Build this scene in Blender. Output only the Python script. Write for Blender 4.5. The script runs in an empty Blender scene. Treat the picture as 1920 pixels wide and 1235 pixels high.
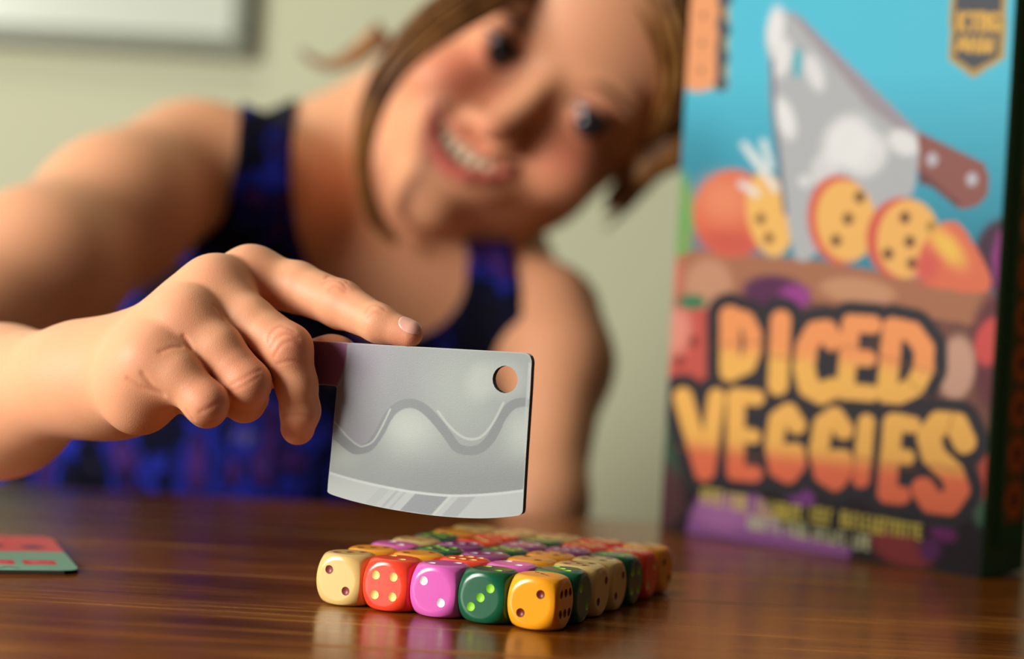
import bpy, bmesh, math, random
import numpy as np
from mathutils import Vector, Matrix
from mathutils.geometry import delaunay_2d_cdt

random.seed(7)
rng = np.random.default_rng(7)
SC = bpy.context.scene
COL = SC.collection

# ------------------------------------------------------------------ camera
F_PX = 3700.0
CAM_H = 0.09554
PITCH, ROLL = -0.01268, 0.058
_fw = np.array([0, math.cos(PITCH), math.sin(PITCH)])
_rt = np.array([1.0, 0, 0])
_up = np.cross(_rt, _fw)
_r2 = _rt * math.cos(ROLL) + _up * math.sin(ROLL)
_u2 = -_rt * math.sin(ROLL) + _up * math.cos(ROLL)
CAM = np.array([0, 0, CAM_H])


def ray(px, py):
    return _fw + _r2 * (px - 960) / F_PX - _u2 * (py - 617.5) / F_PX


def at(px, py, Y):
    """the point at distance Y that the photograph shows at (px, py)"""
    d = ray(px, py)
    return CAM + d * (Y / d[1])


def on_plane(px, py, p0, n):
    d = ray(px, py)
    return CAM + d * (np.dot(p0 - CAM, n) / np.dot(d, n))


cd = bpy.data.cameras.new('camera')
cam = bpy.data.objects.new('camera', cd)
COL.objects.link(cam)
m = Matrix.Identity(4)
for k in range(3):
    m[k][0], m[k][1], m[k][2], m[k][3] = _r2[k], _u2[k], -_fw[k], CAM[k]
cam.matrix_world = m
cd.sensor_fit = 'HORIZONTAL'
cd.sensor_width = 36
cd.lens = F_PX / 1920 * 36
cd.clip_start = 0.01
cd.clip_end = 30
cd.dof.use_dof = True
cd.dof.focus_distance = 0.598
cd.dof.aperture_fstop = 5.1
SC.camera = cam

# ------------------------------------------------------------------ light
SC.view_settings.view_transform = 'Standard'
SC.view_settings.look = 'None'
SC.view_settings.exposure = 0.0
SC.view_settings.gamma = 1.0
SC.view_settings.use_curve_mapping = False
w = bpy.data.worlds.new('world')
SC.world = w
w.use_nodes = True
w.node_tree.nodes['Background'].inputs[0].default_value = (0.80, 0.90, 1.0, 1)
w.node_tree.nodes['Background'].inputs[1].default_value = 0.04


def area(name, loc, target, sx, sy, power, color):
    l = bpy.data.lights.new(name, 'AREA')
    l.shape = 'RECTANGLE'
    l.size, l.size_y, l.energy, l.color = sx, sy, power, color
    o = bpy.data.objects.new(name, l)
    COL.objects.link(o)
    o.location = loc
    o.rotation_euler = (Vector(target) - Vector(loc)).to_track_quat('-Z', 'Y').to_euler()
    return o


area('window_daylight', (-1.28, -0.04, 0.47), (0.0, 0.78, 0.08), 0.68, 0.6, 37, (1.0, 0.965, 0.905))
area('wall_fill_light', (-0.7, 0.95, 1.68), (-0.45, 1.66, 0.2), 0.9, 0.5, 9.5, (1.0, 0.99, 0.84))  # unseen area light added to brighten the back wall


# ------------------------------------------------------------------ helpers
def lin(c):
    c = np.asarray(c, float) / 255.0
    return np.where(c <= 0.04045, c / 12.92, ((c + 0.055) / 1.055) ** 2.4)


def rgba(c):
    return (*[float(x) for x in lin(c)], 1.0)


def mat(name, color=(200, 200, 200), rough=0.5, spec=0.5, coat=0.0, sss=0.0, sheen=0.0):
    m = bpy.data.materials.new(name)
    m.use_nodes = True
    b = m.node_tree.nodes['Principled BSDF']
    b.inputs['Base Color'].default_value = rgba(color)
    b.inputs['Roughness'].default_value = rough
    b.inputs['Specular IOR Level'].default_value = spec
    b.inputs['Coat Weight'].default_value = coat
    if sss:
        b.inputs['Subsurface Weight'].default_value = sss
        b.inputs['Subsurface Radius'].default_value = (1.0, 0.35, 0.2)
        b.inputs['Subsurface Scale'].default_value = 0.003
    return m


def nodes(m):
    return m.node_tree.nodes, m.node_tree.links, m.node_tree.nodes['Principled BSDF']


def noise(m, scale, detail=4, vec=None, rough=0.55, stretch=None, coord='Object'):
    n, l, b = nodes(m)
    tc = n.new('ShaderNodeTexCoord')
    out = tc.outputs[coord]
    if stretch:
        mp = n.new('ShaderNodeMapping')
        mp.inputs['Scale'].default_value = stretch
        l.new(out, mp.inputs['Vector'])
        out = mp.outputs[0]
    t = n.new('ShaderNodeTexNoise')
    t.inputs['Scale'].default_value = scale
    t.inputs['Detail'].default_value = detail
    t.inputs['Roughness'].default_value = rough
    l.new(out, t.inputs['Vector'])
    return t.outputs['Fac'] if 'Fac' in t.outputs else t.outputs[0]


def ramp(m, fac, stops):
    n, l, b = nodes(m)
    r = n.new('ShaderNodeValToRGB')
    e = r.color_ramp.elements
    while len(e) < len(stops):
        e.new(0.5)
    for k, (p, c) in enumerate(stops):
        e[k].position = p
        e[k].color = rgba(c)
    l.new(fac, r.inputs[0])
    return r.outputs[0]


def bump(m, height, strength=0.2, dist=0.001):
    n, l, b = nodes(m)
    bn = n.new('ShaderNodeBump')
    bn.inputs['Strength'].default_value = strength
    bn.inputs['Distance'].default_value = dist
    l.new(height, bn.inputs['Height'])
    l.new(bn.outputs[0], b.inputs['Normal'])
    return bn


def attr_color(m, name='print'):
    n, l, b = nodes(m)
    a = n.new('ShaderNodeAttribute')
    a.attribute_name = name
    l.new(a.outputs['Color'], b.inputs['Base Color'])
    return a.outputs['Color']


def mesh_obj(name, verts, faces, material, parent=None, smooth=True, colors=None, attr='print'):
    me = bpy.data.meshes.new(name)
    me.from_pydata([tuple(map(float, v)) for v in verts], [], [tuple(map(int, f)) for f in faces])
    return finish(name, me, material, parent, smooth, colors, attr)


def finish(name, me, material, parent=None, smooth=True, colors=None, attr='print'):
    if smooth:
        me.polygons.foreach_set('use_smooth', [True] * len(me.polygons))
    if colors is not None:
        a = me.color_attributes.new(attr, 'FLOAT_COLOR', 'POINT')
        c = np.ones((len(me.vertices), 4), np.float32)
        c[:, :3] = colors
        a.data.foreach_set('color', c.ravel())
    me.materials.append(material)
    me.update()
    o = bpy.data.objects.new(name, me)
    COL.objects.link(o)
    if parent:
        o.parent = parent
    return o


def bm_obj(name, bm, material, parent=None, smooth=False):
    me = bpy.data.meshes.new(name)
    bm.to_mesh(me)
    bm.free()
    return finish(name, me, material, parent, smooth)


def box_bm(x0, x1, y0, y1, z0, z1, bevel=0.0, seg=2):
    bm = bmesh.new()
    bmesh.ops.create_cube(bm, size=1)
    for v in bm.verts:
        v.co = Vector((x0 + (v.co.x + .5) * (x1 - x0), y0 + (v.co.y + .5) * (y1 - y0), z0 + (v.co.z + .5) * (z1 - z0)))
    if bevel:
        bmesh.ops.bevel(bm, geom=bm.edges[:], offset=bevel, segments=seg, affect='EDGES', profile=0.5)
    return bm


def thing(name, label, cat, loc=(0, 0, 0), rz=0.0, group=None):
    o = bpy.data.objects.new(name, None)
    o.empty_display_size = 0.02
    COL.objects.link(o)
    o.location = loc
    o.rotation_euler = (0, 0, rz)
    o['label'], o['category'] = label, cat
    if group:
        o['group'] = group
    return o


def structure(o):
    o['kind'] = 'structure'
    return o


def sstep(a, b, x):
    t = np.clip((x - a) / (b - a), 0, 1)
    return t * t * (3 - 2 * t)


def poly_inside(X, Y, pts):
    ins = np.zeros(X.shape, bool)
    n = len(pts)
    for k in range(n):
        x1, y1 = pts[k]
        x2, y2 = pts[(k + 1) % n]
        c = ((y1 > Y) != (y2 > Y))
        if y1 != y2:
            ins ^= c & (X < (x2 - x1) * (Y - y1) / (y2 - y1) + x1)
    return ins


def line_dist(X, Y, pts):
    d = np.full(X.shape, 1e9)
    for (x1, y1), (x2, y2) in zip(pts[:-1], pts[1:]):
        dx, dy = x2 - x1, y2 - y1
        t = np.clip(((X - x1) * dx + (Y - y1) * dy) / (dx * dx + dy * dy + 1e-9), 0, 1)
        d = np.minimum(d, np.hypot(X - x1 - t * dx, Y - y1 - t * dy))
    return d


class Print:
    """flat print drawn as shapes; colours are given in sRGB"""

    def __init__(s, X, Y):
        s.X, s.Y = X, Y
        s.c = np.zeros(X.shape + (3,))

    def fill(s, mask, col):
        a = np.clip(np.asarray(mask, float), 0, 1)[..., None]
        c = lin(col) if np.ndim(col) == 1 else col
        s.c = s.c * (1 - a) + c * a

    def ell(s, cx, cy, rx, ry, col, rot=0, soft=0.06, op=1.0):
        co, si = math.cos(rot), math.sin(rot)
        u = ((s.X - cx) * co + (s.Y - cy) * si) / rx
        v = (-(s.X - cx) * si + (s.Y - cy) * co) / ry
        s.fill(op * sstep(1 + soft, 1 - soft, np.hypot(u, v)), col)

    def poly(s, pts, col, op=1.0):
        s.fill(op * poly_inside(s.X, s.Y, pts), col)

    def line(s, pts, r, col, soft=1.0, op=1.0):
        s.fill(op * sstep(r + soft, r - soft, line_dist(s.X, s.Y, pts)), col)

    def grad(s, c0, c1, t):
        t = np.clip(t, 0, 1)[..., None]
        return lin(c0) * (1 - t) + lin(c1) * t


# ------------------------------------------------------------------ room
WALL_Y = 1.66
m_wall = mat('painted_wall', (208, 211, 180), 0.8, 0.2)
bump(m_wall, noise(m_wall, 90, 3), 0.15, 0.001)
m_floor = mat('floor_boards', (120, 90, 65), 0.5)
n_, l_, b_ = nodes(m_floor)
l_.new(ramp(m_floor, noise(m_floor, 3, 5, stretch=(1, 9, 1)), [(0.3, (95, 68, 48)), (0.7, (140, 105, 78))]), b_.inputs['Base Color'])
m_ceil = mat('ceiling_paint', (170, 164, 150), 0.9, 0.1)
structure(bm_obj('wall_back', box_bm(-2.2, 2.2, WALL_Y, WALL_Y + .1, -0.75, 1.75), m_wall))
structure(bm_obj('floor', box_bm(-2.2, 2.2, -1.6, WALL_Y + .1, -0.80, -0.75), m_floor))
structure(bm_obj('ceiling', box_bm(-2.2, 2.2, -1.6, WALL_Y + .1, 1.75, 1.80), m_ceil))
m_dim = mat('dark_brown_wall', (96, 72, 56), 0.7, 0.3)  # unseen side wall, coloured dark to cut bounced light
structure(bm_obj('wall_right', box_bm(2.2, 2.3, -1.6, WALL_Y + .1, -0.75, 1.75), m_dim))

# ------------------------------------------------------------------ table
m_wood = mat('varnished_wood', (90, 45, 18), 0.24, 0.32)
n_, l_, b_ = nodes(m_wood)
g1 = noise(m_wood, 14, 6, stretch=(0.5, 5.0, 5.0), rough=0.66)
g2 = noise(m_wood, 60, 5, stretch=(0.12, 5, 5), rough=0.7)
mx = n_.new('ShaderNodeMath')
mx.operation = 'MULTIPLY_ADD'
mx.inputs[1].default_value = 0.45
l_.new(g2, mx.inputs[0])
l_.new(g1, mx.inputs[2])
l_.new(ramp(m_wood, mx.outputs[0], [(0.42, (42, 17, 2)), (0.60, (92, 44, 5)), (0.78, (120, 64, 9)), (0.92, (164, 106, 28))]), b_.inputs['Base Color'])
bump(m_wood, g2, 0.25, 0.0006)
rr = n_.new('ShaderNodeMapRange')
rr.inputs[1].default_value, rr.inputs[2].default_value = 0.3, 0.8
rr.inputs[3].default_value, rr.inputs[4].default_value = 0.15, 0.34
l_.new(g1, rr.inputs[0])
l_.new(rr.outputs[0], b_.inputs['Roughness'])

EDGE_Y = 0.905
table = thing('wooden_table', 'dark brown varnished wooden table with a worn, glossy plank top', 'table', (0, 0.35, -0.75))
ys = [EDGE_Y, 0.785, 0.659, 0.535, 0.41, 0.285, 0.16, 0.035, -0.09]
for k in range(len(ys) - 1):
    bm = box_bm(-0.85, 0.85, ys[k + 1] + .0002, ys[k] - .0002, -0.028, 0, 0.0011, 2)
    bmesh.ops.translate(bm, verts=bm.verts, vec=(0, -0.35, 0.75))
    bm_obj('plank', bm, m_wood, table)
for sy in (-0.02, 0.80):
    bm = box_bm(-0.78, 0.78, sy, sy + .022, -0.11, -0.0285)
    bmesh.ops.translate(bm, verts=bm.verts, vec=(0, -0.35, 0.75))
    bm_obj('apron', bm, m_wood, table)
for sx in (-0.8, 0.74):
    for sy in (-0.05, 0.78):
        bm = box_bm(sx, sx + .06, sy, sy + .06, -0.75, -0.0285, 0.004)
        bmesh.ops.translate(bm, verts=bm.verts, vec=(0, -0.35, 0.75))
        bm_obj('leg', bm, m_wood, table)

# ------------------------------------------------------------------ whiteboard
wb = thing('whiteboard', 'white wall board with a grey frame hanging behind the person', 'whiteboard', (0, WALL_Y, 0))
c0 = at(472, 112, WALL_Y)
bx1, bz0 = float(c0[0]), float(c0[2])
m_frame = mat('grey_frame', (128, 134, 118), 0.4, 0.5)
m_board = mat('board_enamel', (214, 222, 206), 0.25, 0.5)
W_, H_, T_ = 0.9, 0.6, 0.017
bm_obj('board_panel', box_bm(bx1 - W_ + .004, bx1 - .004, -0.010, -0.001, bz0 + .004, bz0 + H_ - .004), m_board, wb)
for (a, b, c, d) in [(bx1 - W_, bx1, bz0, bz0 + T_), (bx1 - W_, bx1, bz0 + H_ - T_, bz0 + H_),
                     (bx1 - T_, bx1, bz0 + T_, bz0 + H_ - T_), (bx1 - W_, bx1 - W_ + T_, bz0 + T_, bz0 + H_ - T_)]:
    bm_obj('frame_rail', box_bm(a, b, -0.018, -0.001, c, d, 0.003), m_frame, wb)
#%%DICE
# ------------------------------------------------------------------ dice
S = 0.016
YAW = -0.395138
LAT = (17.3628817, -34.1728739)
RD = 0.385       # radius of the flat disc of a face
RS = 0.664       # radius of the sphere that rounds the corners


def lattice(i, j):
    x, y = (i - LAT[0]) * S, (j - LAT[1]) * S
    return (x * math.cos(YAW) - y * math.sin(YAW), x * math.sin(YAW) + y * math.cos(YAW))


def die_surface(d):
    """point of the rounded die in direction d (unit cube half size .5)"""
    d = np.asarray(d, float)
    rc = 0.5 / np.abs(d).max(-1, keepdims=True)
    rs = RS / np.linalg.norm(d, axis=-1, keepdims=True)
    return np.clip(d * (rc ** -14 + rs ** -14) ** (-1 / 14) * 1.03, -.5, .5)


FACE_AX = {  # face: (u axis, v axis, normal)
    'front': ((1, 0, 0), (0, 0, 1), (0, -1, 0)), 'back': ((-1, 0, 0), (0, 0, 1), (0, 1, 0)),
    'right': ((0, 1, 0), (0, 0, 1), (1, 0, 0)), 'left': ((0, -1, 0), (0, 0, 1), (-1, 0, 0)),
    'top': ((1, 0, 0), (0, 1, 0), (0, 0, 1)), 'bottom': ((1, 0, 0), (0, -1, 0), (0, 0, -1))}
q, t3 = 0.19, 0.23
PIPS = {'1': [(0, 0)], '2a': [(-q, q), (q, -q)], '2b': [(-q, -q), (q, q)],
        '3a': [(-q, q), (0, 0), (q, -q)], '3b': [(-q, -q), (0, 0), (q, q)],
        '4': [(-q, q), (q, q), (-q, -q), (q, -q)], '5': [(-q, q), (q, q), (0, 0), (-q, -q), (q, -q)],
        '6h': [(-t3, q), (0, q), (t3, q), (-t3, -q), (0, -q), (t3, -q)],
        '6v': [(-q, t3), (-q, 0), (-q, -t3), (q, t3), (q, 0), (q, -t3)], '-': []}
RP, NP = 0.086, 16
M_ = 48
sq = []
for k in range(M_):   # points round the square outline of a face
    s_ = k / M_ * 4
    e, f = int(s_), (s_ % 1) * 2 - 1
    f = math.tan(f * math.pi / 4)
    sq.append([(1, f), (-f, 1), (-1, -f), (f, -1)][e])
sq = np.array(sq)
ang = np.arctan2(sq[:, 1], sq[:, 0])


def die_mesh(faces):
    V, Fc = [], []
    for fn, (ua, va, na) in FACE_AX.items():
        ua, va, na = map(np.array, (ua, va, na))
        pips = PIPS[faces.get(fn, '-')]
        pts = [(math.cos(a) * RD * .93, math.sin(a) * RD * .93) for a in ang]
        edges = [(k, (k + 1) % M_) for k in range(M_)]
        for (cx, cy) in pips:
            b0 = len(pts)
            pts += [(cx + RP * math.cos(2 * math.pi * k / NP), cy + RP * math.sin(2 * math.pi * k / NP)) for k in range(NP)]
            edges += [(b0 + k, b0 + (k + 1) % NP) for k in range(NP)]
        if pips:
            pts += [(x, y) for x in np.linspace(-.3, .3, 7) for y in np.linspace(-.3, .3, 7)
                    if math.hypot(x, y) < RD * .85 and all(math.hypot(x - c[0], y - c[1]) > RP * 1.2 for c in pips)]
        r = delaunay_2d_cdt([Vector(p) for p in pts], edges, [], 0, 1e-6)
        b0 = len(V)
        for p in r[0]:
            V.append(ua * p.x + va * p.y + na * .5)
        for tr in r[2]:
            c = sum((r[0][k] for k in tr), Vector((0, 0))) / len(tr)
            if any((c - Vector(pc)).length < RP * .985 for pc in pips):
                continue
            Fc.append([b0 + k for k in tr])
        # rings from the disc out to the outline of the face
        circ = np.c_[np.cos(ang), np.sin(ang)]
        K = 9
        rings = [[b0 + k for k in range(M_)]]
        for j in range(0, K + 1):
            t_ = j / K
            # in direction space: the disc edge to the cube edge
            base = circ * RD / 0.5
            uv = base * (1 - t_) + sq * t_
            d = uv[:, :1] * ua + uv[:, 1:] * va + na
            p = die_surface(d)
            if j == 0:
                p = circ[:, :1] * ua * RD + circ[:, 1:] * va * RD + na * .5
            ring = list(range(len(V), len(V) + M_))
            V += list(p)
            rings.append(ring)
        for a, b in zip(rings[:-1], rings[1:]):
            for k in range(M_):
                k2 = (k + 1) % M_
                Fc.append([a[k], b[k], b[k2], a[k2]])
    me = bpy.data.meshes.new('die_body')
    me.from_pydata([tuple(v * S) for v in V], [], Fc)
    bm = bmesh.new()
    bm.from_mesh(me)
    bmesh.ops.remove_doubles(bm, verts=bm.verts, dist=S * 0.004)
    bmesh.ops.recalc_face_normals(bm, faces=bm.faces)
    bm.to_mesh(me)
    bm.free()
    me.polygons.foreach_set('use_smooth', [True] * len(me.polygons))
    return me


def pip_mesh():
    V, Fc = [], []
    rows = 5
    for j in range(rows):
        r = RP * (1 - j / rows)
        z = -0.40 * RP * (1 - (r / RP) ** 2)
        V += [(r * math.cos(2 * math.pi * k / NP) * S, r * math.sin(2 * math.pi * k / NP) * S, z * S) for k in range(NP)]
    V.append((0, 0, -0.40 * RP * S))
    for j in range(rows - 1):
        for k in range(NP):
            Fc.append((j * NP + k, j * NP + (k + 1) % NP, (j + 1) * NP + (k + 1) % NP, (j + 1) * NP + k))
    for k in range(NP):
        Fc.append(((rows - 1) * NP + k, (rows - 1) * NP + (k + 1) % NP, rows * NP))
    me = bpy.data.meshes.new('pip')
    me.from_pydata(V, [], Fc)
    me.polygons.foreach_set('use_smooth', [True] * len(me.polygons))
    return me


DC = {'beige': ((228, 193, 120), (140, 66, 62)), 'red': ((250, 72, 44), (250, 226, 130)),
      'pink': ((222, 100, 186), (250, 246, 244)), 'purple': ((150, 62, 132), (226, 206, 232)),
      'green': ((18, 92, 60), (150, 224, 56)), 'orange': ((253, 166, 28), (112, 40, 20))}
DM, PM = {}, {}
for k, (a, b) in DC.items():
    DM[k] = mat('die_%s' % k, a, 0.22, 0.5, sss=0.25)
    DM[k].node_tree.nodes['Principled BSDF'].inputs['Subsurface Scale'].default_value = 0.002
    PM[k] = mat('pip_on_%s' % k, b, 0.35, 0.4)
GRID = [  # rows from the front; colour, top face
    [('beige', '3b'), ('red', '2a'), ('pink', '2b'), ('green', '2a'), ('orange', '-')],
    [('orange', '3b'), ('orange', '2b'), ('red', '6h'), ('pink', '2a'), ('green', '3a')],
    [('pink', '2a'), ('green', '5'), ('purple', '3b'), ('orange', '2a'), ('beige', '5')],
    [('beige', '4'), ('purple', '3b'), ('green', '5'), ('orange', '4'), ('beige', '4')],
    [('green', '5'), ('red', '3a'), ('purple', '4'), ('purple', '6h'), ('green', '4')],
    [('orange', '2b'), ('red', '4'), ('green', '5'), ('red', '5'), ('red', '6h')],
    [('beige', '3a'), ('beige', '2a'), ('beige', '4'), ('red', '5'), ('orange', '3a')]]
FRONT = ['2a', '4', '2a', '3b', '2b']
RIGHT = ['6h', '2a', '2b', '2b', '4', '2b', '2a']
LEFT = ['4', '2a', '3b', '5', '6v', '4', '2b']
BACK = ['6v', '5', '3a', '2b', '4']
ROWN = ['front row', 'second row', 'third row', 'fourth row', 'fifth row', 'sixth row', 'back row']
COLN = ['first from the left', 'second from the left', 'in the middle', 'second from the right', 'at the right end']
PIP_ME = pip_mesh()
NUMW = {'1': 'one pip', '2': 'two pips', '3': 'three pips', '4': 'four pips', '5': 'five pips', '6': 'six pips', '-': 'a worn mark'}
PIP_ME.materials.append(PM['beige'])
for j, row in enumerate(GRID):
    for i, (cn, top) in enumerate(row):
        x, y = lattice(i, j)
        jit = (random.random() - .5) * 0.03
        name = {'pink': 'pink', 'purple': 'purple'}.get(cn, cn)
        lab = '%s die, %s in the %s, %s on top' % (name, COLN[i], ROWN[j], NUMW[top[0]])
        t = thing('game_die', lab, 'die', (x, y, S / 2), YAW + jit, 'dice packed in a block on the table')
        faces = {'top': top}
        if j == 0: faces['front'] = FRONT[i]
        if j == 6: faces['back'] = BACK[i]
        if i == 4: faces['right'] = RIGHT[j]
        if i == 0: faces['left'] = LEFT[j]
        me = die_mesh(faces)
        me.materials.append(DM[cn])
        b = bpy.data.objects.new('die_body', me)
        COL.objects.link(b)
        b.parent = t
        b.scale = (0.992,) * 3
        for fn, code in faces.items():
            ua, va, na = [Vector(a) for a in FACE_AX[fn]]
            for (u, v) in PIPS[code]:
                o = bpy.data.objects.new('pip', PIP_ME)
                COL.objects.link(o)
                o.parent = t
                mm = Matrix((ua, va, na)).transposed().to_4x4()
                mm.translation = (ua * u + va * v + na * .5) * S * 0.992
                o.matrix_local = mm
                o.material_slots[0].link = 'OBJECT'
                o.material_slots[0].material = PM[cn]
        if top == '-':
            V, Fc = [], []
            for (x0, y0, x1, y1, w_) in [(-.22, .20, -.10, .12, .03), (-.05, .08, .04, .0, .035), (0.05, -.01, .2, -.14, .02), (-.02, -.04, .06, -.02, .02)]:
                d = Vector((x1 - x0, y1 - y0)); nrm = Vector((-d.y, d.x)).normalized() * w_
                b0 = len(V)
                for tt in np.linspace(0, 1, 5):
                    wv = math.sin(math.pi * (0.1 + 0.8 * tt))
                    c = Vector((x0, y0)) + d * tt
                    V += [((c.x + nrm.x * wv) * S, (c.y + nrm.y * wv) * S, .4965 * S), ((c.x - nrm.x * wv) * S, (c.y - nrm.y * wv) * S, .4965 * S)]
                Fc += [(b0 + 2 * k, b0 + 2 * k + 1, b0 + 2 * k + 3, b0 + 2 * k + 2) for k in range(4)]
            mesh_obj('worn_mark', V, Fc, PM['orange'], t)
#%%CLEAVER
# ------------------------------------------------------------------ cleaver
NRM = np.array([math.sin(YAW), -math.cos(YAW), 0.0])           # front normal of the plate
UX = np.array([math.cos(YAW), math.sin(YAW), 0.0])
UZ = np.array([0, 0, 1.0])
CP0 = at(990, 700, 0.588)


def plate(px, py):
    d = on_plane(px, py, CP0, NRM) - CP0
    return (float(np.dot(d, UX)), float(np.dot(d, UZ)))


def smooth_pts(pts, n):
    """Catmull-Rom through pts"""
    out = []
    P = [pts[0]] + list(pts) + [pts[-1]]
    for k in range(1, len(P) - 2):
        p0, p1, p2, p3 = [np.array(P[a], float) for a in (k - 1, k, k + 1, k + 2)]
        for s in range(n):
            t = s / n
            out.append(.5 * (2 * p1 + (p2 - p0) * t + (2 * p0 - 5 * p1 + 4 * p2 - p3) * t * t + (-p0 + 3 * p1 - 3 * p2 + p3) * t ** 3))
    out.append(np.array(pts[-1], float))
    return [tuple(p) for p in out]


top_e = [(500, 633.5), (560, 637), (640, 641.5), (740, 647.5), (840, 653), (930, 658), (975, 660.5)]
cor = smooth_pts([(975, 660.5), (988, 662), (996, 667), (999.5, 677), (999, 690)], 4)
right_e = [(997, 730), (993, 790), (989, 850), (986, 900), (983.5, 945)]
cor2 = smooth_pts([(983.5, 945), (982.5, 958), (978, 964), (968, 966.5)], 3)
bot = smooth_pts([(968, 966.5), (930, 970), (885, 970.5), (830, 967), (780, 961), (720, 951), (665, 938.5), (626, 926.5), (617.5, 921)], 4)
left_e = [(618.5, 905), (624, 850), (629, 790), (634, 740), (635, 727)]
notch = [(632, 723.5), (620, 722), (590, 720.5), (550, 718.5), (500, 716), (480, 712), (470, 695), (470, 655), (480, 638)]
outline = [plate(*p) for p in top_e + cor[1:] + right_e + cor2[1:] + bot[1:] + left_e + notch]
hc = plate(950, 711)
HR = 0.0041
NH = 40
hole = [(hc[0] + HR * math.cos(2 * math.pi * k / NH), hc[1] + HR * math.sin(2 * math.pi * k / NH)) for k in range(NH)]
TH = 0.0024
cl = thing('toy_cleaver', 'grey cardboard toy cleaver with a hole, held above the dice', 'cleaver')
cl.location = tuple(CP0)
cl.rotation_euler = (0, 0, YAW)
# local frame: x along the blade, -y front, z up
pts = outline + hole
no = len(outline)
edges = [(k, (k + 1) % no) for k in range(no)] + [(no + k, no + (k + 1) % NH) for k in range(NH)]
ox = np.array(outline)


def tri_plate(extra):
    P = [Vector(p) for p in pts] + [Vector(p) for p in extra]
    r = delaunay_2d_cdt(P, edges, [], 0, 1e-8)
    v2 = np.array([(p.x, p.y) for p in r[0]])
    tr = np.array([t for t in r[2]])
    c = v2[tr].mean(1)
    ok = poly_inside(c[:, 0], c[:, 1], outline) & (np.hypot(c[:, 0] - hc[0], c[:, 1] - hc[1]) > HR * .99)
    return v2, tr[ok]


step = 0.00028
gx, gz = np.meshgrid(np.arange(ox[:, 0].min(), ox[:, 0].max(), step), np.arange(ox[:, 1].min(), ox[:, 1].max(), step), indexing='ij')
gx = (gx + (np.arange(gx.shape[1]) % 2)[None, :] * step * .5).ravel()
gz = gz.ravel()
ok = poly_inside(gx, gz, outline) & (line_dist(gx, gz, outline + outline[:1]) > step * .6) & (np.abs(np.hypot(gx - hc[0], gz - hc[1])) > HR + step * .6)
v2, tr = tri_plate(list(zip(gx[ok], gz[ok])))
# print laid out in image pixels, by a fixed homography from plate metres
src = np.array([plate(a, b) for a, b in [(620, 930), (990, 950), (990, 670), (600, 650)]])
dst = np.array([(620, 930), (990, 950), (990, 670), (600, 650)], float)


def homography(a, b):
    A = []
    for (x, y), (u, v) in zip(a, b):
        A += [[x, y, 1, 0, 0, 0, -u * x, -u * y], [0, 0, 0, x, y, 1, -v * x, -v * y]]
    h = np.linalg.solve(np.array(A), np.asarray(b, float).ravel())
    return np.append(h, 1).reshape(3, 3)


def hmap(H, P):
    q_ = np.c_[P, np.ones(len(P))] @ H.T
    return q_[:, 0] / q_[:, 2], q_[:, 1] / q_[:, 2]


X, Y = hmap(homography(src, dst), v2)
Z = lambda pts: [(560 + a / 3.0875, 600 + b / 3.0875) for a, b in pts]
pr = Print(X, Y)
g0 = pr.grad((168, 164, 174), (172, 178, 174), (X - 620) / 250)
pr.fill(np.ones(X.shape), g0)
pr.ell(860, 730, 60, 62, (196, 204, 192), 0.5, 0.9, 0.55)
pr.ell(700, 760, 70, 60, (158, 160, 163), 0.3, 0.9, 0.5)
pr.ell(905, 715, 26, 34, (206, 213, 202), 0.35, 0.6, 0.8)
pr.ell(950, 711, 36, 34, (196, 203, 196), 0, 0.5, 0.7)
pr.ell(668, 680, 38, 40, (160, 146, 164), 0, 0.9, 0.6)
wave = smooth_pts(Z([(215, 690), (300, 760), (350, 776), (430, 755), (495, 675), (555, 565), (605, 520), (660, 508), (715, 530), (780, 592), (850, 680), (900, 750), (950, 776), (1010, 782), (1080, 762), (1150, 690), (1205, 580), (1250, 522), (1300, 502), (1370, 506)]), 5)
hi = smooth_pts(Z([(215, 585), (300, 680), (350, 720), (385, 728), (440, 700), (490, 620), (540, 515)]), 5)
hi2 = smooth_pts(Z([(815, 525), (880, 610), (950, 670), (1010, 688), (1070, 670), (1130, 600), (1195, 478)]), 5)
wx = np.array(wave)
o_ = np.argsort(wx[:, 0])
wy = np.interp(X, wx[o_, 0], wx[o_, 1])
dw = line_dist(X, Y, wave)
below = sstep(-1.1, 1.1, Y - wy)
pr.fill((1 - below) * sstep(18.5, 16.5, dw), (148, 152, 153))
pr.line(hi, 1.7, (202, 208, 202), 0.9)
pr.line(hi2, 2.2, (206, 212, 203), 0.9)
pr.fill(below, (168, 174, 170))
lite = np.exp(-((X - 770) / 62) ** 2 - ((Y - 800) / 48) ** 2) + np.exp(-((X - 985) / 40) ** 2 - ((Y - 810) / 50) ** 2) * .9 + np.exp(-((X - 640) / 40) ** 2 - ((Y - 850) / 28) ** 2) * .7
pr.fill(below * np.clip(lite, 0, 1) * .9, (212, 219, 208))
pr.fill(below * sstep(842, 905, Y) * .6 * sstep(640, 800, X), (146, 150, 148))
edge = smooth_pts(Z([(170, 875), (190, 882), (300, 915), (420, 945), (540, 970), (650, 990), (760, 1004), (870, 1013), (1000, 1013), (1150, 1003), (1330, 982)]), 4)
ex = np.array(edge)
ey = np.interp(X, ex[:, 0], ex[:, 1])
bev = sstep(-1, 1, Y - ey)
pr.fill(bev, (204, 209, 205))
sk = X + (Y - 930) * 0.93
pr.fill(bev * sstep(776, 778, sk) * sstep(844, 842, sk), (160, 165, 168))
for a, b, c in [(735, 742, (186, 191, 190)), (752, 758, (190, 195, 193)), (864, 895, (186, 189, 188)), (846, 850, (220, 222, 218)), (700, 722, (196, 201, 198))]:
    pr.fill(bev * sstep(a - 1, a + 1, sk) * sstep(b + 1, b - 1, sk), c)
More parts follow.
